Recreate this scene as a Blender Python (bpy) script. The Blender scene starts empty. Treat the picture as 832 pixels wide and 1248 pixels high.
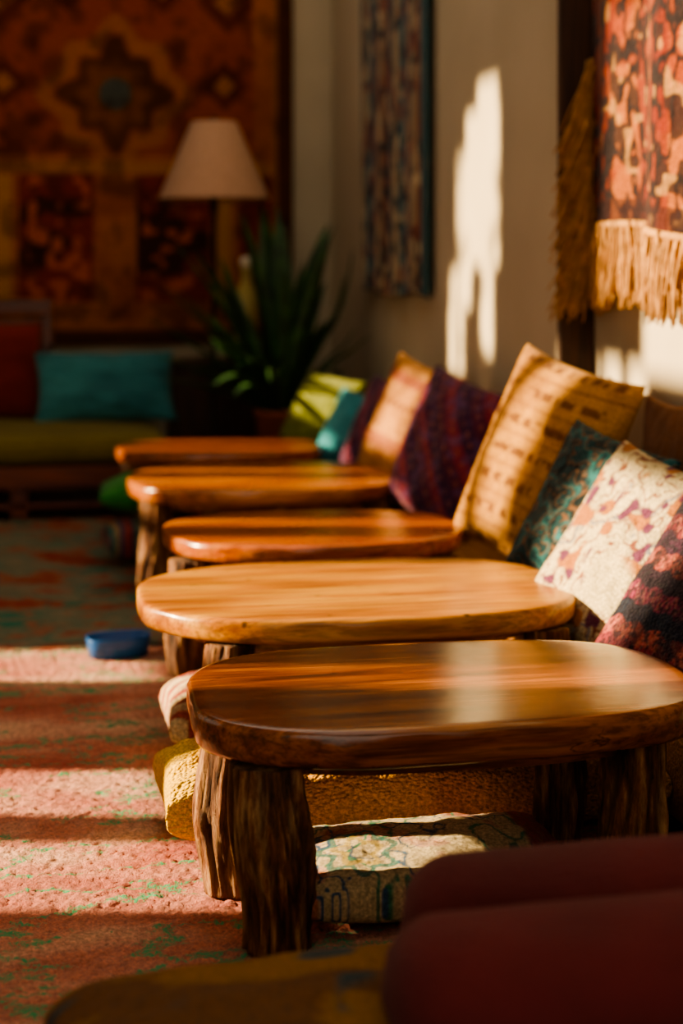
import bpy, math, random
import numpy as np
from mathutils import Vector, Matrix, Euler
random.seed(7)
rng = np.random.RandomState(11)
scene = bpy.context.scene
COL = scene.collection

# ------------------------------------------------------------------ helpers
def lin(h):
    h = h.lstrip('#')
    c = [int(h[i:i+2], 16)/255 for i in (0, 2, 4)]
    return np.array([x/12.92 if x <= .04045 else ((x+.055)/1.055)**2.4 for x in c])
def rgba(h):
    if isinstance(h, str):
        a = lin(h)
    else:
        a = h
    return (float(a[0]), float(a[1]), float(a[2]), 1.0)

def _hash(ix, iy, seed):
    n = (ix.astype(np.int64)*374761393 + iy.astype(np.int64)*668265263 + seed*1442695041) & 0x7fffffff
    n = ((n ^ (n >> 13))*1274126177) & 0x7fffffff
    n = n ^ (n >> 16)
    return (n & 0xffff)/65535.0
def vn(x, y, seed=0):
    x = np.asarray(x, float); y = np.asarray(y, float)
    x, y = np.broadcast_arrays(x, y)
    ix = np.floor(x); iy = np.floor(y)
    fx = x-ix; fy = y-iy
    fx = fx*fx*(3-2*fx); fy = fy*fy*(3-2*fy)
    a = _hash(ix, iy, seed); b = _hash(ix+1, iy, seed)
    c = _hash(ix, iy+1, seed); d = _hash(ix+1, iy+1, seed)
    return (a*(1-fx)+b*fx)*(1-fy) + (c*(1-fx)+d*fx)*fy
def fbm(x, y, seed=0, o=4):
    s = 0; a = .5; t = 0
    for k in range(o):
        s = s + a*vn(np.asarray(x)*2**k, np.asarray(y)*2**k, seed+k*17); t += a; a *= .5
    return s/t
def mixc(base, col, m):
    m = np.clip(m, 0, 1)[..., None]
    return base*(1-m) + (lin(col) if isinstance(col, str) else col)*m
def full(u, col):
    return np.ones(u.shape+(3,))*lin(col)
def sm(x, a, b):
    t = np.clip((x-a)/(b-a), 0, 1)
    return t*t*(3-2*t)

def mkobj(name, verts, faces, mat=None, smooth=True, parent=None, cols=None, uvs=None, loc=None):
    me = bpy.data.meshes.new(name+'_mesh')
    if isinstance(faces, np.ndarray):
        faces = faces.tolist()
    if isinstance(verts, np.ndarray):
        verts = verts.tolist()
    else:
        verts = [tuple(map(float, v)) for v in verts]
    me.from_pydata(verts, [], faces)
    me.update()
    if smooth:
        me.polygons.foreach_set('use_smooth', [True]*len(me.polygons))
    if cols is not None:
        ca = me.color_attributes.new('Col', 'FLOAT_COLOR', 'POINT')
        arr = np.ones((len(verts), 4), dtype=np.float32)
        arr[:, :3] = cols
        ca.data.foreach_set('color', arr.ravel())
    if uvs is not None:
        ul = me.uv_layers.new(name='UVMap')
        li = np.zeros(len(me.loops), dtype=np.int32)
        me.loops.foreach_get('vertex_index', li)
        ul.data.foreach_set('uv', np.asarray(uvs, dtype=np.float32)[li].ravel())
    ob = bpy.data.objects.new(name, me)
    COL.objects.link(ob)
    if mat:
        me.materials.append(mat)
    if parent:
        ob.parent = parent
    if loc is not None:
        ob.location = loc
    return ob
def gridfaces(nu, nv):
    i, j = np.meshgrid(np.arange(nv-1), np.arange(nu-1), indexing='ij')
    a = (i*nu+j).ravel()
    return np.stack([a, a+1, a+nu+1, a+nu], 1)
def empty(name, loc=(0, 0, 0), rz=0):
    e = bpy.data.objects.new(name, None)
    e.empty_display_size = .1
    e.location = loc
    e.rotation_euler = (0, 0, rz)
    COL.objects.link(e)
    return e
def boxes(name, lst, mat, parent=None, bevel=0.0, loc=None):
    V = []; F = []
    for (x0, x1, y0, y1, z0, z1) in lst:
        b = len(V)
        V += [(x0, y0, z0), (x1, y0, z0), (x1, y1, z0), (x0, y1, z0), (x0, y0, z1), (x1, y0, z1), (x1, y1, z1), (x0, y1, z1)]
        F += [(b, b+3, b+2, b+1), (b+4, b+5, b+6, b+7), (b, b+1, b+5, b+4), (b+1, b+2, b+6, b+5), (b+2, b+3, b+7, b+6), (b+3, b, b+4, b+7)]
    ob = mkobj(name, V, F, mat, smooth=False, parent=parent, loc=loc)
    if bevel:
        m = ob.modifiers.new('bev', 'BEVEL'); m.width = bevel; m.segments = 3
    return ob

# ------------------------------------------------------------------ materials
def newmat(name):
    m = bpy.data.materials.new(name); m.use_nodes = True
    nt = m.node_tree
    return m, nt, nt.nodes, nt.links, nt.nodes['Principled BSDF']
def noise_node(N, L, vec, scale, detail=4, rough=.55):
    n = N.new('ShaderNodeTexNoise'); n.inputs['Scale'].default_value = scale
    n.inputs['Detail'].default_value = detail; n.inputs['Roughness'].default_value = rough
    if vec is not None: L.new(vec, n.inputs['Vector'])
    return n.outputs['Fac']
def mapping(N, L, vec, scale=(1, 1, 1), loc=(0, 0, 0)):
    m = N.new('ShaderNodeMapping'); m.inputs['Scale'].default_value = scale; m.inputs['Location'].default_value = loc
    L.new(vec, m.inputs['Vector']); return m.outputs[0]
def ramp(N, L, fac, stops):
    r = N.new('ShaderNodeValToRGB')
    while len(r.color_ramp.elements) < len(stops): r.color_ramp.elements.new(.5)
    for e, (p, c) in zip(r.color_ramp.elements, stops):
        e.position = p; e.color = rgba(c) if isinstance(c, str) else (c, c, c, 1)
    L.new(fac, r.inputs[0]); return r.outputs[0]
def mixn(N, L, fac, a, b, mode='MIX'):
    m = N.new('ShaderNodeMix'); m.data_type = 'RGBA'; m.blend_type = mode
    for sock, v in ((m.inputs[0], fac), (m.inputs[6], a), (m.inputs[7], b)):
        if isinstance(v, (float, int)): sock.default_value = v if sock == m.inputs[0] else (v, v, v, 1)
        elif isinstance(v, str): sock.default_value = rgba(v)
        else: L.new(v, sock)
    return m.outputs[2]
def mathn(N, L, op, a, b=None):
    m = N.new('ShaderNodeMath'); m.operation = op
    for s, v in ((m.inputs[0], a), (m.inputs[1], b)):
        if v is None: continue
        if isinstance(v, (float, int)): s.default_value = v
        else: L.new(v, s)
    return m.outputs[0]
def bump(N, L, h, strength, dist, bsdf, prev=None):
    b = N.new('ShaderNodeBump'); b.inputs['Strength'].default_value = strength; b.inputs['Distance'].default_value = dist
    L.new(h, b.inputs['Height'])
    if prev is not None: L.new(prev, b.inputs['Normal'])
    L.new(b.outputs[0], bsdf.inputs['Normal']); return b.outputs[0]

def plain(name, col, rough=.7, metal=0, var=.15, nscale=8, bmp=0.0, bscale=60, sheen=0):
    m, nt, N, L, B = newmat(name)
    tc = N.new('ShaderNodeTexCoord')
    n = noise_node(N, L, tc.outputs['Object'], nscale, 5)
    c = lin(col)
    r = N.new('ShaderNodeValToRGB')
    r.color_ramp.elements[0].position = .3; r.color_ramp.elements[0].color = rgba(c*(1-var))
    r.color_ramp.elements[1].position = .7; r.color_ramp.elements[1].color = rgba(np.minimum(c*(1+var), 1))
    L.new(n, r.inputs[0]); L.new(r.outputs[0], B.inputs['Base Color'])
    B.inputs['Roughness'].default_value = rough; B.inputs['Metallic'].default_value = metal
    B.inputs['Sheen Weight'].default_value = sheen
    if bmp:
        bump(N, L, noise_node(N, L, tc.outputs['Object'], bscale, 4), bmp, .01, B)
    return m

def fabric(name, weave=220, strength=.35, kind='weave', rough=.9, sheen=.12):
    """colour comes from the woven pattern stored on the mesh"""
    m, nt, N, L, B = newmat(name)
    a = N.new('ShaderNodeVertexColor'); a.layer_name = 'Col'
    tc = N.new('ShaderNodeTexCoord')
    ob = tc.outputs['Object']
    sp = noise_node(N, L, ob, 160, 3)
    spc = ramp(N, L, sp, [(.3, .55), (.7, 1.3)])
    col = mixn(N, L, 1.0, a.outputs[0], spc, 'MULTIPLY')
    L.new(col, B.inputs['Base Color'])
    B.inputs['Roughness'].default_value = rough
    B.inputs['Sheen Weight'].default_value = sheen
    B.inputs['Specular IOR Level'].default_value = .15
    if kind == 'weave':
        h = noise_node(N, L, ob, weave, 2)
    elif kind == 'knit':
        w1 = N.new('ShaderNodeTexVoronoi'); w1.inputs['Scale'].default_value = weave
        L.new(mapping(N, L, ob, (1, 1.4, 1.4)), w1.inputs['Vector'])
        h = mathn(N, L, 'SUBTRACT', 1.0, w1.outputs['Distance'])
    elif kind == 'pile':
        h = noise_node(N, L, ob, weave, 6, .8)
    b1 = bump(N, L, noise_node(N, L, ob, 12, 3), .4, .04, B)
    bump(N, L, h, strength, .008, B, b1)
    return m

def wood(name, dark, mid, light, rough=.28, coat=.4, axis='x', gs=1.0, off=0.0, lines=.5, cracks=True):
    m, nt, N, L, B = newmat(name)
    tc = N.new('ShaderNodeTexCoord'); ob = tc.outputs['Object']
    s = {'x': (1.2, 13, 13), 'y': (13, 1.2, 13), 'z': (13, 13, 1.2)}[axis]
    v = mapping(N, L, ob, s, (off, off*.7, off*.3))
    n1 = noise_node(N, L, v, 1.6*gs, 7, .62)
    s2 = {'x': (2.0, 90, 60), 'y': (90, 2, 60), 'z': (70, 70, 2)}[axis]
    n2 = noise_node(N, L, mapping(N, L, ob, s2, (off, 0, off)), 1.6*gs, 4, .6)
    c = ramp(N, L, n1, [(.32, dark), (.47, mid), (.66, light)])
    c2 = ramp(N, L, n2, [(.38, 1-lines), (.55, 1.0)])
    c = mixn(N, L, 1.0, c, c2, 'MULTIPLY')
    vo = N.new('ShaderNodeTexVoronoi'); vo.inputs['Scale'].default_value = 9; L.new(mapping(N, L, ob, (1, 1.6, 1), (off, off, 0)), vo.inputs['Vector'])
    pit = ramp(N, L, vo.outputs['Distance'], [(.04, .2), (.09, 1.0)])
    c = mixn(N, L, 1.0, c, pit, 'MULTIPLY')
    if cracks:
        s3 = {'x': (1.4, 7, 7), 'y': (7, 1.4, 7), 'z': (7, 7, 1.4)}[axis]
        r = noise_node(N, L, mapping(N, L, ob, s3, (off*2, off, 0)), 1.7, 5, .5)
        ra = mathn(N, L, 'ABSOLUTE', mathn(N, L, 'SUBTRACT', r, .5))
        gate = noise_node(N, L, mapping(N, L, ob, (1, 1, 1), (off, 0, 0)), 4, 2)
        ra = mathn(N, L, 'ADD', ra, ramp(N, L, gate, [(.50, .04), (.58, 0.0)]))
        c = mixn(N, L, 1.0, c, ramp(N, L, ra, [(.002, .3), (.007, 1.0)]), 'MULTIPLY')
    L.new(c, B.inputs['Base Color'])
    rn = noise_node(N, L, ob, 7, 4)
    rr = N.new('ShaderNodeMapRange'); rr.inputs[3].default_value = rough*.8; rr.inputs[4].default_value = rough*1.6
    L.new(rn, rr.inputs[0]); L.new(rr.outputs[0], B.inputs['Roughness'])
    B.inputs['Coat Weight'].default_value = coat; B.inputs['Coat Roughness'].default_value = .18
    b1 = bump(N, L, n2, .18, .004, B)
    bump(N, L, noise_node(N, L, ob, 5, 3), .2, .01, B, b1)
    return m

def barkwood(name, dark, mid, light):
    m, nt, N, L, B = newmat(name)
    tc = N.new('ShaderNodeTexCoord'); ob = tc.outputs['Object']
    n1 = noise_node(N, L, mapping(N, L, ob, (22, 22, 3.5)), 1.6, 8, .68)
    n2 = noise_node(N, L, mapping(N, L, ob, (60, 60, 8)), 2.0, 5, .6)
    a = N.new('ShaderNodeVertexColor'); a.layer_name = 'Col'
    c = ramp(N, L, n1, [(.36, dark), (.5, mid), (.66, light)])
    c = mixn(N, L, 1.0, c, a.outputs[0], 'MULTIPLY')
    L.new(c, B.inputs['Base Color'])
    B.inputs['Roughness'].default_value = .72
    b1 = bump(N, L, n1, 1.0, .03, B)
    bump(N, L, n2, .7, .008, B, b1)
    return m

def plaster(name, c1, c2):
    m, nt, N, L, B = newmat(name)
    tc = N.new('ShaderNodeTexCoord'); ob = tc.outputs['Object']
    L.new(ramp(N, L, noise_node(N, L, ob, 1.3, 6), [(.3, c1), (.7, c2)]), B.inputs['Base Color'])
    B.inputs['Roughness'].default_value = .9
    bump(N, L, noise_node(N, L, ob, 14, 6), .25, .01, B)
    return m

def rug_near(name):
    m, nt, N, L, B = newmat(name)
    tc = N.new('ShaderNodeTexCoord'); ob = tc.outputs['Object']
    base = ramp(N, L, noise_node(N, L, mapping(N, L, ob, (1, 2.2, 1)), 1.7, 5), [(.35, '#aa4a3c'), (.5, '#c87e6a'), (.65, '#dcae92')])
    speck = noise_node(N, L, ob, 120, 4, .8)
    med = noise_node(N, L, ob, 28, 5, .7)
    base = mixn(N, L, .9, base, ramp(N, L, speck, [(.32, .35), (.68, 1.5)]), 'MULTIPLY')
    r1 = noise_node(N, L, mapping(N, L, ob, (.9, 2.6, 1), (3.3, 1.7, 0)), 2.6, 4, .55)
    ridge = mathn(N, L, 'ABSOLUTE', mathn(N, L, 'SUBTRACT', r1, .52))
    ridge = mathn(N, L, 'ADD', ridge, mathn(N, L, 'MULTIPLY', mathn(N, L, 'SUBTRACT', med, .5), .16))
    mask = ramp(N, L, ridge, [(.010, 1.0), (.022, 0.0)])
    m2 = ramp(N, L, mathn(N, L, 'ADD', speck, mathn(N, L, 'MULTIPLY', med, .5)), [(.68, 0.0), (.74, 1.0)])
    mk = mathn(N, L, 'MULTIPLY', mask, m2)
    col = mixn(N, L, mk, base, '#2fa06c')
    L.new(col, B.inputs['Base Color'])
    B.inputs['Roughness'].default_value = .95; B.inputs['Sheen Weight'].default_value = .2
    B.inputs['Specular IOR Level'].default_value = .1
    bump(N, L, speck, .8, .014, B)
    return m
def rug_far(name):
    m, nt, N, L, B = newmat(name)
    tc = N.new('ShaderNodeTexCoord'); ob = tc.outputs['Object']
    n = noise_node(N, L, mapping(N, L, ob, (1, 1.3, 1)), 3.2, 5, .6)
    base = ramp(N, L, n, [(.36, '#8a332c'), (.45, '#9a6450'), (.52, '#6a7a6c'), (.6, '#8a806e'), (.68, '#9a4034')])
    vo = N.new('ShaderNodeTexVoronoi'); vo.inputs['Scale'].default_value = 3.5; L.new(mapping(N, L, ob, (1, 1.2, 1)), vo.inputs['Vector'])
    med = ramp(N, L, vo.outputs['Distance'], [(.16, 1.0), (.2, 0.0), (.3, 0.0), (.34, .6), (.4, 0.0)])
    c = mixn(N, L, med, base, '#347a6c')
    c = mixn(N, L, .5, c, ramp(N, L, noise_node(N, L, ob, 60, 4, .8), [(.3, .5), (.7, 1.3)]), 'MULTIPLY')
    L.new(c, B.inputs['Base Color']); B.inputs['Roughness'].default_value = .95
    B.inputs['Specular IOR Level'].default_value = .1
    bump(N, L, noise_node(N, L, ob, 110, 4, .8), .8, .01, B)
    return m

M_wall = plaster('plaster_beige', '#ada088', '#bdb098')
M_wallb = plaster('plaster_back', '#a89c86', '#bdb19a')
M_trim = wood('trim_dark_wood', '#2e1a0f', '#442817', '#56331e', .5, .0, 'z', cracks=False)
M_ceiling = plaster('ceiling_plaster', '#9a8f7c', '#a89d8a')
M_floor = wood('floor_boards', '#2a160c', '#4a2a16', '#6a4022', .4, .1, 'y')
M_dark = plain('dark_iron', '#1a1512', .45, .6)
M_fab = fabric('woven_fabric', 200, .8)
M_kil = fabric('kilim_fabric', 130, 1.0)
M_knit = fabric('knitted_fabric', 110, 1.0, 'knit')
M_pile = fabric('tufted_fabric', 130, 1.0, 'pile')
M_tap = fabric('tapestry_fabric', 60, .5)

# ------------------------------------------------------------------ room
RX = 1.7; RXF = 1.6; YB = 8.8; LX = -2.0; ZC = 3.6; YF = -1.6; YS = 4.85
boxes('floor', [(LX-.1, RX+.1, YF, YB+.1, -.1, 0)], M_floor)
cb = [(LX-.1, -.2, YF, YB+.1, ZC, ZC+.1), (1.35, RX+.1, YF, YB+.1, ZC, ZC+.1), (-.2, 1.35, YF, .4, ZC, ZC+.1), (-.2, 1.35, 2.6, 2.9, ZC, ZC+.1), (-.2, 1.35, 5.1, 5.4, ZC, ZC+.1), (-.2, 1.35, 8.2, YB+.1, ZC, ZC+.1)]  # gaps between the slabs are added skylights, out of view, for soft fill
boxes('ceiling', cb, M_ceiling)
boxes('wall_right', [(RX, RX+.1, YF, YS, 0, ZC), (RXF, RX+.1, YS, YB, 0, ZC)], M_wall)
boxes('wall_back', [(LX-.1, RX+.1, YB, YB+.1, 0, ZC)], M_wallb)
boxes('trim_1', [(RXF-.012, RX-.001, YS-.03, YS-.001, 0, ZC)], M_trim, bevel=.004)
boxes('baseboard_back', [(LX, RXF, YB-.02, YB, 0, .1)], M_trim, bevel=.004)
boxes('baseboard_right', [(RX-.02, RX, YF, YS-.04, 0, .1), (RXF-.02, RXF, YS+.001, YB-.03, 0, .1)], M_trim, bevel=.004)

sun_slots = [  # made-up gaps in the unseen left wall, shaped to cast the sun patches
    (3.41, 3.77, .66, 1.30), (3.26, 3.41, 1.06, 1.28), (3.47, 3.64, 1.30, 1.75),
    (3.92, 4.23, .60, .96), (4.24, 4.46, 1.0, 1.2),
    (4.02, 4.72, 1.27, 2.08),
    (5.03, 5.42, .60, .98), (4.93, 5.12, 1.0, 1.72), (5.10, 5.24, 1.75, 2.4), (5.30, 5.44, 1.3, 2.4), (5.50, 5.56, 1.7, 2.4),
    (5.98, 6.2, 1.0, 1.22), (6.10, 6.38, 1.27, 1.72), (6.52, 6.62, 1.27, 1.72), (6.56, 6.76, 1.80, 2.15), (6.22, 6.28, 1.85, 2.1),
    (6.22, 6.80, 2.62, 3.06), (6.22, 6.66, 3.06, 3.20), (6.24, 6.50, 3.20, 3.30), (6.30, 6.46, 2.30, 2.62), (6.58, 6.90, 2.46, 2.62), (6.70, 6.92, 2.2, 2.46),
    (7.18, 7.34, 1.27, 1.75), (7.46, 7.60, 1.27, 1.75), (7.62, 7.9, 1.78, 2.05),
    (4.52, 5.12, 2.36, 3.40),
]
ys = sorted(set([YF, YB] + [o[0] for o in sun_slots] + [o[1] for o in sun_slots]))
zs = sorted(set([0, ZC] + [o[2] for o in sun_slots] + [o[3] for o in sun_slots]))
cells = []
for i in range(len(ys)-1):
    run = None
    for j in range(len(zs)-1):
        yc = (ys[i]+ys[i+1])/2; zc = (zs[j]+zs[j+1])/2
        op = any(o[0] < yc < o[1] and o[2] < zc < o[3] for o in sun_slots)
        if op:
            if run is not None: cells.append((LX-.06, LX, ys[i], ys[i+1], run, zs[j])); run = None
        elif run is None: run = zs[j]
    if run is not None: cells.append((LX-.06, LX, ys[i], ys[i+1], run, ZC))
boxes('wall_left_gobo', cells, M_wall)

# rugs with raised tufts
def rug(name, x0, x1, y0, y1, th, mat, nx, ny, tuft):
    X, Y = np.meshgrid(np.linspace(x0, x1, nx), np.linspace(y0, y1, ny))
    X = X.ravel(); Y = Y.ravel()
    Z = th + .003*vn(X*5, Y*5, 3) + tuft*(vn(X*90, Y*90, 5)-.5) + tuft*.8*(rng.rand(len(X))-.5)
    V = np.stack([X, Y, Z], 1).tolist()
    F = gridfaces(nx, ny).tolist()
    k = len(V)
    V += [(x0, y0, .001), (x1, y0, .001), (x1, y1, .001), (x0, y1, .001)]
    border = [(list(range(0, nx)), k, k+1), ([i*nx+nx-1 for i in range(ny)], k+1, k+2), ([(ny-1)*nx+j for j in range(nx-1, -1, -1)], k+2, k+3), ([i*nx for i in range(ny-1, -1, -1)], k+3, k)]
    for lst, a, b in border: F.append([a, b]+lst[::-1])
    return mkobj(name, V, F, mat)
rug('carpet', -1.4, 1.25, 1.2, 5.0, .010, rug_near('carpet_red_green'), 420, 600, .0055)
rug('carpet', -1.4, 1.25, 5.04, 7.45, .011, rug_far('carpet_muted'), 160, 160, .003)

# ------------------------------------------------------------------ tables
def outline(a, W, Dp, n, seed):
    c, s = math.cos(a), math.sin(a)
    r = (abs(c)**n + abs(s)**n)**(-1/n)
    r *= 1 + .014*math.sin(2*a+seed) + .010*math.sin(3*a+seed*2.1) + .004*math.sin(9*a+seed)
    return r*c*W/2, r*s*Dp/2
LEGMAT = barkwood('rough_leg_wood', '#2a150b', '#84502c', '#cfa26e')
def leg(parent, name, x, y, R, h, seed, flare=.06):
    V = []; F = []; C = []
    ns = 72; nz = 50
    for k in range(nz+1):
        t = k/nz; z = t*h
        cx = .010*math.sin(t*4+seed); cy = .008*math.cos(t*3+seed*2)
        for i in range(ns):
            a = 2*math.pi*i/ns
            tw = a + .4*t*math.sin(seed)
            ca, sa = math.cos(tw), math.sin(tw)
            g = float(fbm(ca*1.7+seed*3.1, sa*1.7+t*1.6+seed, int(seed*13) % 97, 4))
            g1 = float(abs(fbm(ca*3.4+seed*7, sa*3.4+t*.9, 5, 3)-.5))*3.2
            g2 = float(abs(fbm(ca*7+seed*5, sa*7+t*2.2, 9, 3)-.5))*3
            groove = min(g1, 1)*.65+min(g2, 1)*.35
            r = R*(.80+.36*(g-.2) + .26*groove - .06) * (1+flare*(t-.5)+.06*math.sin(t*7+seed*4))
            V.append((x+cx+r*math.cos(a), y+cy+r*math.sin(a), z))
            d = .30+1.3*groove+.4*(g-.5)
            d = min(max(d, .15), 1.3)
            C.append((d, d, d))
    for k in range(nz):
        for i in range(ns):
            j = (i+1) % ns
            F.append((k*ns+i, k*ns+j, (k+1)*ns+j, (k+1)*ns+i))
    F.append(list(range(ns))[::-1]); F.append([nz*ns+i for i in range(ns)])
    return mkobj(name, V, F, LEGMAT, parent=parent, cols=np.array(C))
def table(cx, cy, W, Dp, mat, seed, legs, n=2.5, th=.065, H=.40, rz=0):
    p = empty('low_wooden_table', (cx, cy, 0.015), rz)
    H = H-.015
    prof = [(.03, 0), (.012, -.0006), (.006, -.002), (.002, -.006), (0, -.012), (.0, -th*.6), (.003, -th*.85), (.009, -th*.97), (.02, -th)]
    ns = 160; V = [(0, 0, H)]; F = []
    inner = [.15, .3, .45, .6, .75, .88]
    rings = []
    for f in inner:
        rings.append([(outline(2*math.pi*i/ns, W-.08, Dp-.08, n, seed)[0]*f, outline(2*math.pi*i/ns, W-.08, Dp-.08, n, seed)[1]*f, H) for i in range(ns)])
    for off, dz in prof:
        ring = []
        for i in range(ns):
            a = 2*math.pi*i/ns
            x, y = outline(a, W, Dp, n, seed)
            l = math.hypot(x, y)
            wob = .0012*math.sin(a*17+seed) if dz < -.01 else 0
            k = 1-(off+wob)/l
            ring.append((x*k, y*k, H+dz+ (.0012*math.sin(a*5+seed) if dz < -.03 else 0)))
        rings.append(ring)
    for r in rings: V += r
    nr = len(rings)
    for i in range(ns):
        j = (i+1) % ns
        F.append((0, 1+i, 1+j))
        for k in range(nr-1):
            F.append((1+k*ns+i, 1+(k+1)*ns+i, 1+(k+1)*ns+j, 1+k*ns+j))
    F.append([1+(nr-1)*ns+i for i in range(ns)][::-1])
    mkobj('tabletop', V, F, mat, parent=p)
    V = []; F = []
    for z in (H-th-.028, H-th+.002):
        for i in range(64):
            x, y = outline(2*math.pi*i/64, W*.80, Dp*.78, 3.2, seed); V.append((x, y, z))
    for i in range(64):
        j = (i+1) % 64; F.append((i, j, 64+j, 64+i))
    F.append(list(range(64))[::-1]); F.append(list(range(64, 128)))
    mkobj('under_frame', V, F, mat, parent=p, smooth=False)
    for k, (lx, ly, R) in enumerate(legs):
        leg(p, 'leg_%d' % (k+1), lx-cx, ly-cy, R, H-th-.004, seed+k*1.7)
    return p
def autolegs(cx, cy, W, Dp, R=.05):
    a, b = W*.38, Dp*.34
    return [(cx-a, cy-b, R), (cx-a-.01, cy+b, R), (cx+a, cy-b, R), (cx+a, cy+b, R)]
M_t1 = wood('tabletop_walnut', '#3e1a0a', '#7a3e18', '#b0682c', .18, .7, 'x', 1, 1.3)
M_t2 = wood('tabletop_honey', '#8a4c10', '#b4721e', '#d49c38', .32, .3, 'x', 1.0, 4.1, .4)
M_t3 = wood('tabletop_cherry', '#7a3810', '#a8541a', '#c6782c', .24, .5, 'x', 1, 7.7)
M_t4 = wood('tabletop_teak', '#763a12', '#a85a1e', '#ca8034', .24, .5, 'x', 1, 2.9)
M_t5 = wood('tabletop_rosewood', '#6e2e12', '#924818', '#b06026', .26, .5, 'x', 1, 9.2)
table(.752, 3.0, .94, .62, M_t1, 1.0, [(.405, 2.79, .066), (.355, 3.04, .050), (1.06, 2.82, .060), (1.0, 3.06, .052)], 3.1, .068)
table(.767, 3.885, 1.03, .72, M_t2, 2.2, [(.435, 3.62, .05), (.50, 4.13, .05), (1.16, 3.63, .05), (1.14, 4.13, .05)], 2.8, .055)
table(.812, 4.762, .874, .64, M_t3, 3.1, [(.425, 4.62, .05), (.50, 4.98, .05), (1.14, 4.54, .05), (1.14, 4.98, .05)], 2.6, .052)
table(.835, 5.90, 1.02, .76, M_t4, 4.4, [(.415, 5.72, .055), (.43, 6.12, .05), (1.19, 5.64, .05), (1.19, 6.15, .05)], 2.6, .055)
table(.77, 6.84, .86, .58, M_t5, 5.3, autolegs(.77, 6.84, .86, .58), 2.6, .05)

# ------------------------------------------------------------------ cushions
def cushion(name, loc, W, H, T, R, pat, mat, N=70, ez=.42, pinch=.07, seed=1, wr=.014, parent=None, lump=0.0):
    a = np.linspace(-1, 1, N)
    s = np.sin(a*math.pi/2)*.5 + a*.5
    S, Tt = np.meshgrid(s, s)
    S = S.ravel(); Tt = Tt.ravel()
    x = S*W/2*(1-pinch*(1-Tt**2)); y = Tt*H/2*(1-pinch*(1-S**2))
    prof = np.clip((1-np.abs(S)**2.4)*(1-np.abs(Tt)**2.4), 0, 1)**ez
    wrk = (fbm(S*2.2+seed*9, Tt*2.2, seed, 3)-.5)
    edgew = np.clip(1-prof, 0, 1)
    crease = (vn(S*6+seed, Tt*6, seed+5)-.5)*edgew
    zf = T/2*prof*(1+.45*wrk) + wr*crease*np.sqrt(prof+1e-6) + lump*(fbm(S*9, Tt*9, seed+2, 3)-.5)*prof
    zb = -T/2*prof*(1+.2*wrk)
    border = (np.abs(S) > .9999) | (np.abs(Tt) > .9999)
    U = (S+1)/2; Vv = (Tt+1)/2
    cf = pat(U, Vv)
    idxb = np.arange(N*N)
    bi = np.where(~border)[0]
    idxb[bi] = N*N + np.arange(len(bi))
    V = np.vstack([np.stack([x, y, zf], 1), np.stack([x[bi], y[bi], zb[bi]], 1)])
    uv = np.vstack([np.stack([U, Vv], 1), np.stack([U[bi], Vv[bi]], 1)])
    q = gridfaces(N, N)
    F = np.vstack([q, idxb[q[:, ::-1]]])
    ob = mkobj(name, V, F, mat, parent=parent, cols=np.vstack([cf, cf[bi]]), uvs=uv)
    M4 = R.to_4x4(); M4.translation = Vector(loc)
    ob.matrix_world = M4
    return ob
def lean_rot(lean, yaw, roll):
    L = math.radians(lean)
    w = Vector((0, -1, 0)); h = Vector((math.sin(L), 0, math.cos(L)))
    rz = Matrix.Rotation(math.radians(yaw), 3, 'Z')
    w = rz @ w; h = rz @ h
    n = w.cross(h)
    rr = Matrix.Rotation(math.radians(roll), 3, n)
    w = rr @ w; h = rr @ h
    return Matrix((w, h, n)).transposed()
def flat(rz=0, tilt=0):
    return (Matrix.Rotation(math.radians(rz), 3, 'Z') @ Matrix.Rotation(math.radians(tilt), 3, 'Y'))

# --- patterns
def p_plain(c, c2=None):
    def f(u, v):
        b = full(u, c)
        return mixc(b, c2 or c, sm(fbm(u*4, v*4, 4), .4, .7)*.6)
    return f
def p_script(u, v):
    b = full(u, '#b88436')
    b = mixc(b, '#946228', sm(fbm(u*5, v*5, 8), .45, .7)*.6)
    rows = 13
    vv = v*rows; row = np.floor(vv); f = vv-row
    marks = vn(u*34+row*7.3, f*2.2+row*3, 12)
    mask = (sm(marks, .46, .56))*(sm(f, .15, .25)*(1-sm(f, .75, .85)))*(np.mod(row, 2) == 0)*((u > .06) & (u < .94))
    b = mixc(b, '#5e3418', mask*.85)
    ln = (1-sm(np.abs(f-.5), .05, .1))*(np.mod(row, 2) == 1)
    b = mixc(b, '#7a4a22', ln*.6)
    return b
def p_paisley(u, v):
    b = full(u, '#183e46')
    n = fbm(u*6, v*6, 21, 3)
    c = np.sin(n*44)
    b = mixc(b, '#2a6a70', sm(c, .3, .7))
    b = mixc(b, '#8a5c34', sm(np.sin(n*44+2), .8, .96)*.8)
    b = mixc(b, '#0e2026', sm(np.sin(n*22+1), .7, .9))
    return b
def p_cream(u, v):
    b = full(u, '#cfbe94')
    n = fbm(u*4+3, v*4, 31, 4)
    l = np.abs(np.sin(n*30))
    m = sm(vn(u*3.2+8, v*3.2, 32), .36, .48)
    b = mixc(b, '#7a3a2c', (1-sm(l, .14, .38))*m*.95)
    b = mixc(b, '#4a5a80', (1-sm(np.abs(n-.46), .0, .03))*m)
    b = mixc(b, '#a86a34', sm(vn(u*9, v*9, 34), .68, .76)*m)
    b = mixc(b, '#6a3450', sm(vn(u*14, v*14, 36), .76, .82)*m)
    return b
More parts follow.
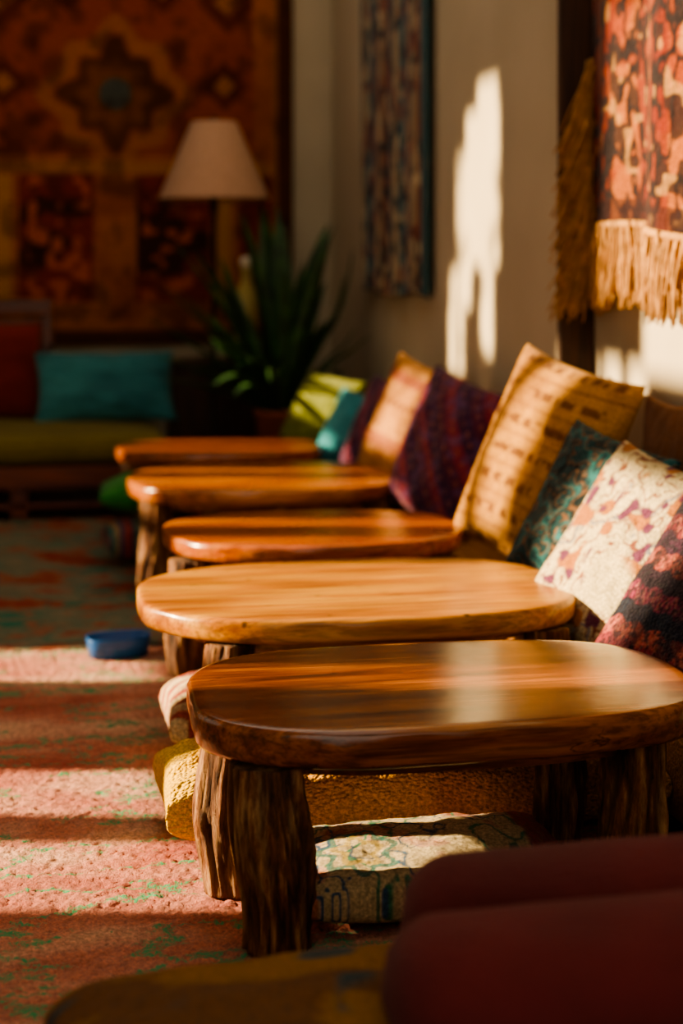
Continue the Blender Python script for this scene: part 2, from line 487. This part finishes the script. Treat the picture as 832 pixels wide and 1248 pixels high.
def p_kilim(u, v):
    b = full(u, '#6a2430')
    vv = v + .012*np.sin(u*40)
    bands = vv*11; k = np.floor(bands); f = bands-k
    pal = ['#2a1c2a', '#7e2c34', '#a04a42', '#1e2434', '#7a2a44', '#2c1e2c', '#8a4038', '#3a2034', '#7a2a30', '#241c2a', '#8a3438']
    for i, c in enumerate(pal): b = mixc(b, c, (k == i)*1.0)
    zig = np.abs(np.mod(u*16, 1)-.5)*2
    b = mixc(b, '#b07a60', (np.abs(f-zig*.7-.15) < .12)*(np.mod(k, 2) == 0)*.4)
    b = mixc(b, '#181420', sm(vn(u*60, v*60, 42), .5, .65)*.8)
    b = mixc(b, '#1a1420', sm(vn(u*14, v*3, 43), .5, .6)*.7)
    return b
def p_plum(u, v):
    b = full(u, '#5a2440')
    d = (u+v)*7; k = np.floor(d); f = d-k
    b = mixc(b, '#8a3044', (np.mod(k, 3) == 0)*.9)
    b = mixc(b, '#34204a', (np.mod(k, 3) == 1)*.7)
    b = mixc(b, '#b06850', (np.abs(f-.5) < .08)*sm(np.sin((u-v)*50), -.2, .3)*.7)
    b = mixc(b, '#6a4a7a', sm(vn(u*20, v*20, 51), .65, .75)*.6)
    return b
def p_tan(u, v):
    b = full(u, '#a8743c')
    d = v*10; f = d-np.floor(d); k = np.floor(d)
    b = mixc(b, '#5a2a18', (np.abs(f-.5) < .22)*sm(np.sin(u*60+k*2), -.3, .2)*(np.mod(k, 2) == 0)*.9)
    b = mixc(b, '#c89050', sm(fbm(u*5, v*5, 61), .5, .65)*.6)
    b = mixc(b, '#7a2f28', (np.mod(k, 5) == 3)*.6)
    return b
def p_floral(u, v):
    b = full(u, '#d0bc92')
    n = fbm(u*7, v*3.2, 71, 4)
    n2 = fbm(u*6+9, v*3+4, 75, 4)
    b = mixc(b, '#b05a44', sm(n2, .53, .58)*.85)
    b = mixc(b, '#c88a80', sm(n2, .47, .51)*(1-sm(n2, .53, .56))*.6)
    l = np.abs(n-.5)
    b = mixc(b, '#3f7f62', (1-sm(l, .014, .04)))
    l2 = np.abs(fbm(u*9+3, v*5, 77, 3)-.48)
    b = mixc(b, '#34587c', (1-sm(l2, .012, .03))*sm(vn(u*4, v*2, 79), .35, .45))
    d = np.hypot((u-.22)*2.2, (v-.35)*1.2); an = np.arctan2(v-.35, (u-.22)*1.8)
    b = mixc(b, '#3c7a72', (np.abs(d-.26-.05*np.sin(an*7)) < .03)*.9)
    b = mixc(b, '#b8a050', (np.abs(d-.15-.04*np.sin(an*5)) < .03)*.9)
    b = mixc(b, '#9a2f38', sm(u, .84, .87)*.9)
    return mixc(b, '#8a7a5a', sm(vn(u*90, v*50, 80), .62, .8)*.35)
def p_mustard(u, v):
    b = full(u, '#c88c12')
    b = mixc(b, '#8a5408', sm(fbm(u*10, v*5, 81), .45, .65)*.5)
    return mixc(b, '#e6b80e', (1-sm(u, .04, .09)))
def p_musteal(u, v):
    b = full(u, '#a4721a')
    n = fbm(u*5, v*5, 91, 4)
    b = mixc(b, '#6a3a10', sm(n, .48, .56)*.75)
    m = sm(vn(u*16+2, v*8, 96), .6, .72)*sm(fbm(u*5, v*4, 98), .42, .5)
    b = mixc(b, '#1f4a58', m*.9)
    return b
def p_endstripe(u, v):
    b = full(u, '#b89a78')
    d = np.mod(v*6+u*4+fbm(u*3, v*3, 99)*1.5, 1)
    b = mixc(b, '#9a3a34', (d < .35)*.9)
    b = mixc(b, '#d8c8a0', (d > .75)*.8)
    return b
def p_stripes(u, v):
    b = full(u, '#4a6a78')
    d = np.floor(u*26+fbm(u*4, v*4, 5)*2)
    for i, c in enumerate(['#8a2f3a', '#2f6f6a', '#b08a58', '#34406a', '#a84a3a']): b = mixc(b, c, (np.mod(d, 5) == i)*.9)
    return b

# wall-side cushions
cushion('patterned_cushion', (1.435, 4.50, .605), .55, .61, .18, lean_rot(20, 22, -10), p_script, M_fab, N=120, seed=3)
cushion('teal_cushion', (1.42, 4.06, .53), .40, .43, .13, lean_rot(26, 28, -12), p_paisley, M_fab, N=110, seed=4)
cushion('cream_cushion', (1.39, 3.72, .48), .43, .52, .15, lean_rot(32, 26, -12), p_cream, M_fab, N=130, seed=5)
cushion('kilim_cushion', (1.43, 3.32, .435), .46, .50, .15, lean_rot(34, 28, -12), p_kilim, M_kil, N=140, seed=6)
cushion('plum_cushion', (1.40, 5.44, .525), .50, .52, .18, lean_rot(18, 22, -10), p_plum, M_kil, N=80, seed=7)
cushion('tan_cushion', (1.39, 6.02, .54), .46, .52, .16, lean_rot(18, 22, -10), p_tan, M_kil, N=80, seed=8)
cushion('plum_cushion', (1.38, 6.50, .48), .36, .42, .14, lean_rot(20, 22, -10), p_plum, M_kil, N=50, seed=9)
cushion('turquoise_cushion', (1.34, 6.86, .44), .36, .36, .14, lean_rot(25, 30, -8), p_plain('#3794a4', '#2a7886'), M_fab, N=50, seed=10)
cushion('lime_cushion', (1.26, 7.20, .48), .38, .40, .14, lean_rot(28, 34, -6), p_plain('#72782a', '#5c641e'), M_fab, N=50, seed=11)
cushion('brown_cushion', (1.64, 4.08, .58), .34, .48, .08, lean_rot(4, 2, 0), p_plain('#7a4a24', '#5f3718'), M_fab, N=50, seed=12)
cushion('floor_mattress', (1.48, 4.95, .135), .40, 4.9, .27, flat(), p_plain('#a06a30', '#80501f'), M_kil, N=80, ez=.16, pinch=.0, seed=13)

cushion('floral_floor_cushion', (.715, 2.94, .076), .52, .34, .115, flat(0), p_floral, M_pile, N=200, ez=.26, pinch=.03, seed=14, lump=.008)
cushion('mustard_floor_cushion', (.765, 3.33, .115), 1.03, .34, .19, flat(0), p_mustard, M_knit, N=170, ez=.22, pinch=.02, seed=15, lump=.035)
cushion('striped_floor_cushion', (.73, 3.85, .125), .86, .30, .21, flat(0), p_endstripe, M_kil, N=90, ez=.3, pinch=.02, seed=16)
cushion('striped_floor_cushion', (.52, 6.38, .108), .50, .26, .18, flat(4), p_stripes, M_kil, N=80, ez=.3, pinch=.02, seed=17)
cushion('green_floor_cushion', (.49, 6.38, .275), .48, .26, .15, flat(-3), p_plain('#2f7f3a', '#25682e'), M_fab, N=60, ez=.35, pinch=.03, seed=18)

# foreground
cushion('mustard_teal_floor_cushion', (.61, 1.93, .158), 1.20, .56, .29, flat(0), p_musteal, M_pile, N=170, ez=.22, pinch=.02, seed=19)

def capsule(V, F, p0, p1, r, seed, ns=40, nl=36):
    p0 = Vector(p0); p1 = Vector(p1); ax = (p1-p0); Ln = ax.length; ax.normalize()
    side = Vector((0, 0, 1)).cross(ax).normalized(); up = ax.cross(side)
    base = len(V)
    for k in range(nl+1):
        t = k/nl; d = t*Ln
        e = min(d, Ln-d)
        rr = r*math.sqrt(max(0, 1-(1-min(e/(r*.9), 1))**2.0)) if e < r*.9 else r
        rr = max(rr, .002)
        for i in range(ns):
            a = 2*math.pi*i/ns
            q = rr*(1+.16*(float(fbm(math.cos(a)*1.3+seed, math.sin(a)*1.3+t*4, seed, 3))-.5))
            V.append(tuple(p0+ax*d+side*(q*math.cos(a)*1.12)+up*(q*math.sin(a))))
    for k in range(nl):
        for i in range(ns):
            j = (i+1) % ns
            F.append((base+k*ns+i, base+k*ns+j, base+(k+1)*ns+j, base+(k+1)*ns+i))
    F.append([base+i for i in range(ns)][::-1]); F.append([base+nl*ns+i for i in range(ns)])
V = []; F = []
capsule(V, F, (.46, 2.04, .340), (1.35, 1.94, .395), .084, 3, nl=70)
capsule(V, F, (.40, 1.88, .330), (1.35, 1.80, .372), .088, 5, nl=70)
mkobj('rolled_blanket', V, F, plain('burgundy_velvet', '#5a1a1e', .95, 0, .2, 6, .5, 150, .05))

# blue oblong tray on the carpet
p = empty('blue_tray', (.25, 4.90, .015), .15)
V = []; F = []
prof = [(0, .004), (.7, .004), (.86, .01), (.97, .055), (1.0, .058), (1.0, .052), (.9, .0), (0, 0)]
ns = 48
for f, z in prof:
    for i in range(ns):
        x, y = outline(2*math.pi*i/ns, .19, .12, 3, 0); V.append((x*max(f, .01), y*max(f, .01), z))
for k in range(len(prof)-1):
    for i in range(ns):
        j = (i+1) % ns; F.append((k*ns+i, k*ns+j, (k+1)*ns+j, (k+1)*ns+i))
mkobj('tray_body', V, F, plain('blue_glaze', '#1d5aa0', .35, 0, .1), parent=p)

# ------------------------------------------------------------------ grid cloth
def cloth(name, f, nu, nv, pat, mat, parent=None, thick=.006):
    U, W = np.meshgrid(np.linspace(0, 1, nu), np.linspace(0, 1, nv))
    U = U.ravel(); W = W.ravel()
    ob = mkobj(name, f(U, W), gridfaces(nu, nv), mat, parent=parent, cols=pat(U, W), uvs=np.stack([U, W], 1))
    s = ob.modifiers.new('th', 'SOLIDIFY'); s.thickness = thick; s.offset = 0
    return ob
TX0, TX1, TZ0, TZ1 = -.52, 1.38, .72, 3.3
def p_tapestry(u, v):
    X = TX0+u*(TX1-TX0); Z = TZ0+v*(TZ1-TZ0)
    dx = np.abs(X-.43); dz = Z-2.05
    nse = fbm(X*9, Z*9, 101, 4)
    b = full(u, '#9c5818')
    b = mixc(b, '#803e12', sm(fbm(X*4, Z*4, 103), .42, .6)*.7)
    fld = (dx < .74) & (Z > 1.72) & (Z < 3.0)
    b = mixc(b, '#84360f', fld*.8)
    an = np.arctan2(dz, X-.43); d = np.hypot(X-.43, dz)
    st = .25+.035*np.cos(an*8)+.03*np.cos(an*4)
    b = mixc(b, '#9c6218', (np.abs(d-st-.06) < .045)*.6)
    b = mixc(b, '#3c2a1a', (d < st)*.75)
    b = mixc(b, '#7a4618', (d < .17+.03*np.cos(an*8))*.7)
    b = mixc(b, '#34484a', (d < .09)*.85)
    for cx_, cz_, rr_ in ((.60, 2.55, .17), (.62, 1.62, .17), (.25, 2.62, .14), (.58, 2.1, .13)):
        dd = np.abs(dx-cx_)+np.abs(Z-cz_)
        b = mixc(b, '#4a1a0e', (dd < rr_)*fld*.8); b = mixc(b, '#a0641a', (dd < rr_*.45)*fld*.8)
    b = mixc(b, '#5a2410', fld*sm(vn(X*13, Z*13, 104), .6, .75)*(d > .36)*.6)
    pan = (Z < 1.62) & (Z > .95)
    b = mixc(b, '#6e1e10', (pan & (dx > .11) & (dx < .50))*.9)
    b = mixc(b, '#6e1e10', (pan & (dx > .66) & (dx < .84))*.9)
    n3 = fbm(X*8+4, Z*11, 107, 3)
    b = mixc(b, '#221a1a', (pan & (dx > .11) & (dx < .50))*sm(n3, .5, .56)*(np.abs(Z-1.33) < .24)*.85)
    b = mixc(b, '#b0561a', (pan & (dx > .14) & (dx < .46))*sm(vn(X*22, Z*22, 109), .64, .72)*.8)
    b = mixc(b, '#a8741e', (pan & (dx > .54) & (dx < .62))*.9)
    b = mixc(b, '#3e1e0e', ((dx > .86) | (Z < .80))*.9)
    b = mixc(b, '#8a5416', ((dx > .84) & (dx < .865))*.9)
    b = mixc(b, '#a06a1c', ((Z > 1.63) & (Z < 1.69) & (dx < .84))*.7)
    b = mixc(b, '#2c150a', sm(nse, .52, .68)*.5)
    return b
cloth('kilim_tapestry', lambda U, W: np.stack([TX0+U*(TX1-TX0), YB-.03+.006*np.sin(U*30), TZ0+W*(TZ1-TZ0)], 1), 220, 280, p_tapestry, M_tap)

def p_hang2(u, v):
    b = full(u, '#3a2c30')
    k = np.floor(u*16+.8*vn(v*3, u*2, 3))
    pal = ['#2c3c4a', '#7a4a36', '#a08868', '#22303c', '#8a5040', '#34606a', '#b09a78', '#302830']
    for i, c in enumerate(pal): b = mixc(b, c, (np.mod(k, 8) == i)*.9)
    b = mixc(b, '#c8b490', sm(vn(u*40, v*26, 111), .68, .78)*.8)
    b = mixc(b, '#14141c', sm(vn(u*30+5, v*34, 113), .56, .7)*.9)
    b = mixc(b, '#7a3a2a', sm(vn(u*20+5, v*20, 115), .6, .75)*.7)
    b = mixc(b, '#1c5058', (u < .09)*.9)
    b = mixc(b, '#14262c', (u > .96)*.9)
    return b
cloth('striped_wall_hanging', lambda U, W: np.stack([RXF-.035+.012*np.sin(U*26)*(1.1-W), 6.44+U*1.36, 1.02+W*1.75+.015*np.sin(U*9)*(1-W)], 1), 160, 200, p_hang2, M_tap, thick=.012)

p = empty('fringed_wall_hanging', (0, 0, 0))
def p_hang1(u, v):
    b = full(u, '#7c3414')
    b = mixc(b, '#945628', sm(fbm(u*6, v*8, 121), .48, .6)*.8)
    b = mixc(b, '#66180c', sm(np.sin(u*40+vn(v*4, u*3, 5)*3), .1, .5)*.8)
    l = np.abs(fbm(u*26, v*12, 125, 3)-.5)
    b = mixc(b, '#1c1218', (1-sm(l, .035, .09)))
    b = mixc(b, '#1e1418', sm(vn(u*50, v*34, 127), .54, .62)*.9)
    b = mixc(b, '#a87c48', sm(vn(u*44+9, v*40, 129), .78, .86)*.6)
    b = mixc(b, '#2a1418', ((v < .05))*.7)
    return b
HY0, HY1 = 3.35, 4.62
def hang1(U, W):
    Y = HY1-(U)*(HY1-HY0)+.10*(1-W)*(1-U)*.6
    Z = 1.25+W*1.5+.03*np.sin(U*7)*(1-W)+.02*U
    X = RX-.075+.026*np.sin(U*22+1)*(1.15-W)
    return np.stack([X, Y, Z], 1)
cloth('cloth', hang1, 280, 280, p_hang1, M_tap, parent=p, thick=.012)
M_fringe = plain('jute_fringe', '#a87a40', .85, 0, .35, 30)
V = []; F = []
def strand(p0, length, lean, r, seed):
    b = len(V); k = 8; ns = 5
    for i in range(k+1):
        t = i/k
        c = (p0[0]+lean[0]*t+.006*math.sin(seed+t*5), p0[1]+lean[1]*t+.008*math.sin(seed*2+t*4), p0[2]-length*t)
        rr = r*(1-.35*t)
        for j in range(ns):
            a = 2*math.pi*j/ns
            V.append((c[0]+rr*math.cos(a), c[1]+rr*math.sin(a), c[2]))
    for i in range(k):
        for j in range(ns):
            jj = (j+1) % ns
            F.append((b+i*ns+j, b+i*ns+jj, b+(i+1)*ns+jj, b+(i+1)*ns+j))
    F.append([b+j for j in range(ns)][::-1]); F.append([b+k*ns+j for j in range(ns)])
for i in range(460):
    u = random.random()
    q = hang1(np.array([u]), np.array([0.0]))[0]
    g = round(u*26)/26
    strand((q[0]+random.uniform(-.012, .012), q[1], q[2]+.01), random.uniform(.19, .25), (random.uniform(-.02, .02), (u-g)*1.27*.25, 0), .0045, random.random()*9)
for i in range(260):
    w = random.random()**1.6*.36
    q = hang1(np.array([0.0]), np.array([w]))[0]
    strand((q[0]+random.uniform(-.02, .01), q[1]+random.uniform(-.01, .03), q[2]), random.uniform(.2, .26), (random.uniform(-.10, 0), random.uniform(.02, .10), 0), .0042, random.random()*9)
mkobj('fringe', V, F, M_fringe, parent=p)
V = []; F = []
for i in range(61):
    q = hang1(np.array([i/60]), np.array([0.0]))[0]
    for j in range(8):
        a = 2*math.pi*j/8; V.append((q[0]-.004+.012*math.cos(a), q[1], q[2]+.012*math.sin(a)))
for i in range(60):
    for j in range(8):
        F.append((i*8+j, i*8+(j+1) % 8, (i+1)*8+(j+1) % 8, (i+1)*8+j))
mkobj('hem_cord', V, F, M_fringe, parent=p)

def lathe(name, prof, mat, parent=None, ns=48, loc=None):
    V = []; F = []
    for r, z in prof:
        for i in range(ns):
            a = 2*math.pi*i/ns; V.append((r*math.cos(a), r*math.sin(a), z))
    for k in range(len(prof)-1):
        for i in range(ns):
            j = (i+1) % ns; F.append((k*ns+i, k*ns+j, (k+1)*ns+j, (k+1)*ns+i))
    return mkobj(name, V, F, mat, parent=parent, loc=loc)

# floor lamp
p = empty('floor_lamp', (.862, 7.92, 0))
M_shade, nt, N, L, B = newmat('linen_shade')
tc = N.new('ShaderNodeTexCoord')
L.new(ramp(N, L, noise_node(N, L, tc.outputs['Object'], 60, 3), [(.3, '#a0806a'), (.7, '#b4907a')]), B.inputs['Base Color'])
B.inputs['Roughness'].default_value = .9
lathe('shade', [(.265, 1.47), (.27, 1.465), (.267, 1.475), (.112, 1.835), (.108, 1.842), (.106, 1.836), (.26, 1.475), (.265, 1.47)], M_shade, p)
lathe('pole', [(.001, 0), (.15, 0), (.155, .012), (.14, .024), (.03, .035), (.014, .05), (.013, 1.4), (.02, 1.41), (.02, 1.5), (.012, 1.51), (.012, 1.82), (.02, 1.86), (.001, 1.87)], M_dark, p)
boxes('shade_spider', [(-.108, .108, -.004, .004, 1.826, 1.832), (-.004, .004, -.108, .108, 1.826, 1.832)], M_dark, p)

# potted plant on stand
p = empty('potted_plant', (1.15, 7.68, 0))
lathe('pot', [(.001, .25), (.085, .25), (.095, .27), (.115, .43), (.125, .435), (.128, .47), (.115, .472), (.108, .44), (.001, .43)], plain('terracotta', '#8a4a38', .8, 0, .2), p)
lathe('plant_stand', [(.001, 0), (.12, 0), (.12, .02), (.03, .04), (.025, .2), (.12, .22), (.12, .248), (.001, .249)], M_trim, p)
V = []; F = []; C = []
def blade(az, tilt, length, width, bend, z0=.43, r0=.03):
    b = len(V); K = 16
    d = Vector((math.cos(az), math.sin(az), 0)); side = Vector((-math.sin(az), math.cos(az), 0))
    pos = Vector((0, 0, z0))+d*r0; ang = tilt
    for k in range(K+1):
        t = k/K
        w = width*(math.sin(math.pi*min(t*.85+.12, 1)))**.8*(1 if t < .98 else .3)
        nrm = d*(-math.cos(ang))+Vector((0, 0, math.sin(ang)))
        for s in (-1, 0, 1):
            q = pos+side*(s*w/2)+nrm*(abs(s)*w*.18)
            if q.x > .30: q.x = .30+.10*(1-math.exp(-(q.x-.30)/.2))
            V.append(tuple(q))
            g = .8+.4*abs(s)+.15*math.sin(t*30)
            C.append((g, g, g))
        pos = pos+(d*math.sin(ang)+Vector((0, 0, 1))*math.cos(ang))*(length/K)
        ang += bend/K
    for k in range(K):
        for s in (0, 1):
            F.append((b+k*3+s, b+k*3+s+1, b+(k+1)*3+s+1, b+(k+1)*3+s))
for i in range(20):
    blade(random.uniform(0, 6.28), random.uniform(.02, .40), random.uniform(.65, 1.06), random.uniform(.08, .12), random.uniform(0, .35), r0=random.uniform(.01, .06))
for i in range(28):
    blade(random.uniform(0, 6.28), random.uniform(.45, .95), random.uniform(.5, .8), random.uniform(.05, .08), random.uniform(.2, 1.2), r0=random.uniform(.01, .05))
for az, t, l in ((3.0, .55, .85), (3.3, .75, .78), (2.8, .95, .65), (3.5, .4, .95), (3.2, 1.05, .55), (0.2, .42, .95), (0.5, .5, .85)):
    blade(az, t, l, .07, .35)
M_leaf, nt, N, L, B = newmat('leaf_green')
a = N.new('ShaderNodeVertexColor'); a.layer_name = 'Col'
tc = N.new('ShaderNodeTexCoord')
c = ramp(N, L, noise_node(N, L, tc.outputs['Object'], 12, 3), [(.35, '#1a321c'), (.65, '#335a2c')])
L.new(mixn(N, L, 1.0, c, a.outputs[0], 'MULTIPLY'), B.inputs['Base Color']); B.inputs['Roughness'].default_value = .5
pl = mkobj('leaves', V, F, M_leaf, parent=p, cols=np.array(C))
pl.modifiers.new('s', 'SOLIDIFY').thickness = .002

boxes('wooden_sideboard', [(.70, 1.34, 8.42, 8.74, .08, .62), (.68, 1.36, 8.40, 8.75, .62, .65), (.72, .77, 8.44, 8.49, 0, .08), (1.27, 1.32, 8.44, 8.49, 0, .08), (.72, .77, 8.67, 8.72, 0, .08), (1.27, 1.32, 8.67, 8.72, 0, .08), (.72, 1.01, 8.41, 8.42, .12, .58), (1.03, 1.32, 8.41, 8.42, .12, .58)], M_trim, bevel=.004)
M_glass, nt, N, L, B = newmat('amber_glass')
B.inputs['Base Color'].default_value = rgba('#d0c078'); B.inputs['Roughness'].default_value = .12; B.inputs['Transmission Weight'].default_value = .3
p = empty('glass_bottle', (1.10, 8.56, .651))
lathe('bottle_body', [(.001, 0), (.055, 0), (.06, .01), (.06, .30), (.05, .36), (.028, .40), (.026, .46), (.032, .465), (.032, .48), (.022, .48), (.022, .40), (.045, .35), (.054, .29), (.054, .015), (.001, .01)], M_glass, p)
lathe('bottle_stopper', [(.001, .475), (.021, .475), (.024, .485), (.035, .50), (.03, .53), (.001, .54)], plain('cork_white', '#d8d0c0', .5), p)

# ------------------------------------------------------------------ daybed
p = empty('wooden_daybed', (0, 0, 0))
M_dw = wood('daybed_wood', '#3a160a', '#5a2410', '#7a381a', .4, .2, 'x')
boxes('frame', [(-1.2, .62, 7.52, 7.58, .14, .24), (-1.2, .62, 8.34, 8.40, .14, .24), (-1.2, -1.14, 7.52, 8.4, .14, .24), (.56, .62, 7.58, 8.34, .14, .24), (-1.14, .56, 7.58, 8.34, .2, .23),
    (.54, .62, 7.52, 7.60, 0, .14), (-1.2, -1.12, 7.52, 7.60, 0, .14), (.54, .62, 8.32, 8.40, 0, .14), (-1.2, -1.12, 8.32, 8.40, 0, .14), (-.1, -.02, 7.53, 7.6, 0, .14),
    (-1.2, .56, 7.53, 7.56, .05, .075)], M_dw, p, bevel=.006)
boxes('backrest', [(-1.2, .10, 8.33, 8.39, .90, .98), (.04, .10, 8.33, 8.39, .24, .9), (-1.2, -1.14, 8.33, 8.39, .24, .9), (-1.14, .04, 8.35, 8.37, .30, .88)], M_dw, p, bevel=.008)
cushion('seat_cushion', (-.29, 7.93, .315), 1.80, .84, .17, flat(), p_plain('#7a6e26', '#645a1c'), M_fab, N=60, ez=.16, pinch=.0, seed=21, parent=p)
def wallrot(lean, rz=0):
    return Matrix.Rotation(math.radians(rz), 3, 'Z') @ Matrix.Rotation(math.radians(90-lean), 3, 'X')
cushion('back_cushion', (-.36, 8.22, .63), .80, .46, .14, wallrot(8), p_plain('#7e2616', '#641a12'), M_fab, N=60, ez=.3, pinch=.02, seed=22, parent=p)
cushion('turquoise_pillow', (.345, 8.02, .56), .68, .36, .18, wallrot(24, 2), p_plain('#3a828c', '#225a66'), M_fab, N=80, seed=23, wr=.05)

# unseen leaves and twigs, added outside the left wall to dapple the sun
V = []; F = []
for i in range(60):
    cy = random.gauss(6.80, .26); cz = random.uniform(2.35, 3.6); cx = -2.7+random.uniform(-.12, .12)
    if abs(cy-6.62) < .16 and cz > 2.9: continue
    L_ = random.uniform(.05, .10); W_ = L_*.32
    a = random.uniform(0, 6.28); up = Vector((random.uniform(-.3, .3), math.cos(a), math.sin(a))).normalized(); sd = up.cross(Vector((1, 0, .2))).normalized()
    c = Vector((cx, cy, cz)); b = len(V)
    V += [tuple(c-up*L_), tuple(c+sd*W_), tuple(c+up*L_), tuple(c-sd*W_)]; F.append((b, b+1, b+2, b+3))
for (y0, z0, y1, z1) in ((6.95, 0, 6.92, 2.4), (6.92, 2.4, 6.85, 3.5), (6.92, 2.4, 7.05, 3.5), (6.92, 2.2, 6.6, 2.6)):
    b = len(V)
    for (yy, zz, r) in ((y0, z0, .018), (y1, z1, .008)):
        for j in range(6): V.append((-2.7+r*math.cos(j*1.047), yy+r*math.sin(j*1.047), zz))
    for j in range(6): F.append((b+j, b+(j+1) % 6, b+6+(j+1) % 6, b+6+j))
mkobj('leaf_gobo', V, F, M_leaf, smooth=False, cols=np.ones((len(V), 3)))
boxes('ground', [(-6, LX-.1, YF, YB+.1, -.1, 0)], plain('garden_soil', '#6a5a40', .9))

# ------------------------------------------------------------------ light
sun = bpy.data.lights.new('sun', 'SUN'); so = bpy.data.objects.new('sun', sun); COL.objects.link(so)
sun.energy = 23; sun.color = (1.0, .74, .41); sun.angle = math.radians(1.3)
so.rotation_euler = Vector((1, -.19, -.404)).to_track_quat('-Z', 'Y').to_euler()
so.location = (-6, 5, 4)
w = bpy.data.worlds.new('World'); scene.world = w; w.use_nodes = True
bg = w.node_tree.nodes['Background']; bg.inputs[0].default_value = (1.0, .86, .67, 1); bg.inputs[1].default_value = 1.3

# ------------------------------------------------------------------ camera
cam = bpy.data.cameras.new('camera'); co = bpy.data.objects.new('camera', cam); COL.objects.link(co)
co.location = (0, 0, 1.2); co.rotation_euler = (math.radians(90), 0, math.radians(-10.65))
cam.sensor_fit = 'HORIZONTAL'; cam.sensor_width = 24; cam.lens = 24*2000/832
cam.shift_y = -314/832
cam.dof.use_dof = True; cam.dof.focus_distance = 3.1; cam.dof.aperture_fstop = 1.8
scene.camera = co
try:
    scene.view_settings.look = 'AgX - Medium High Contrast'
except Exception as e:
    print(e)
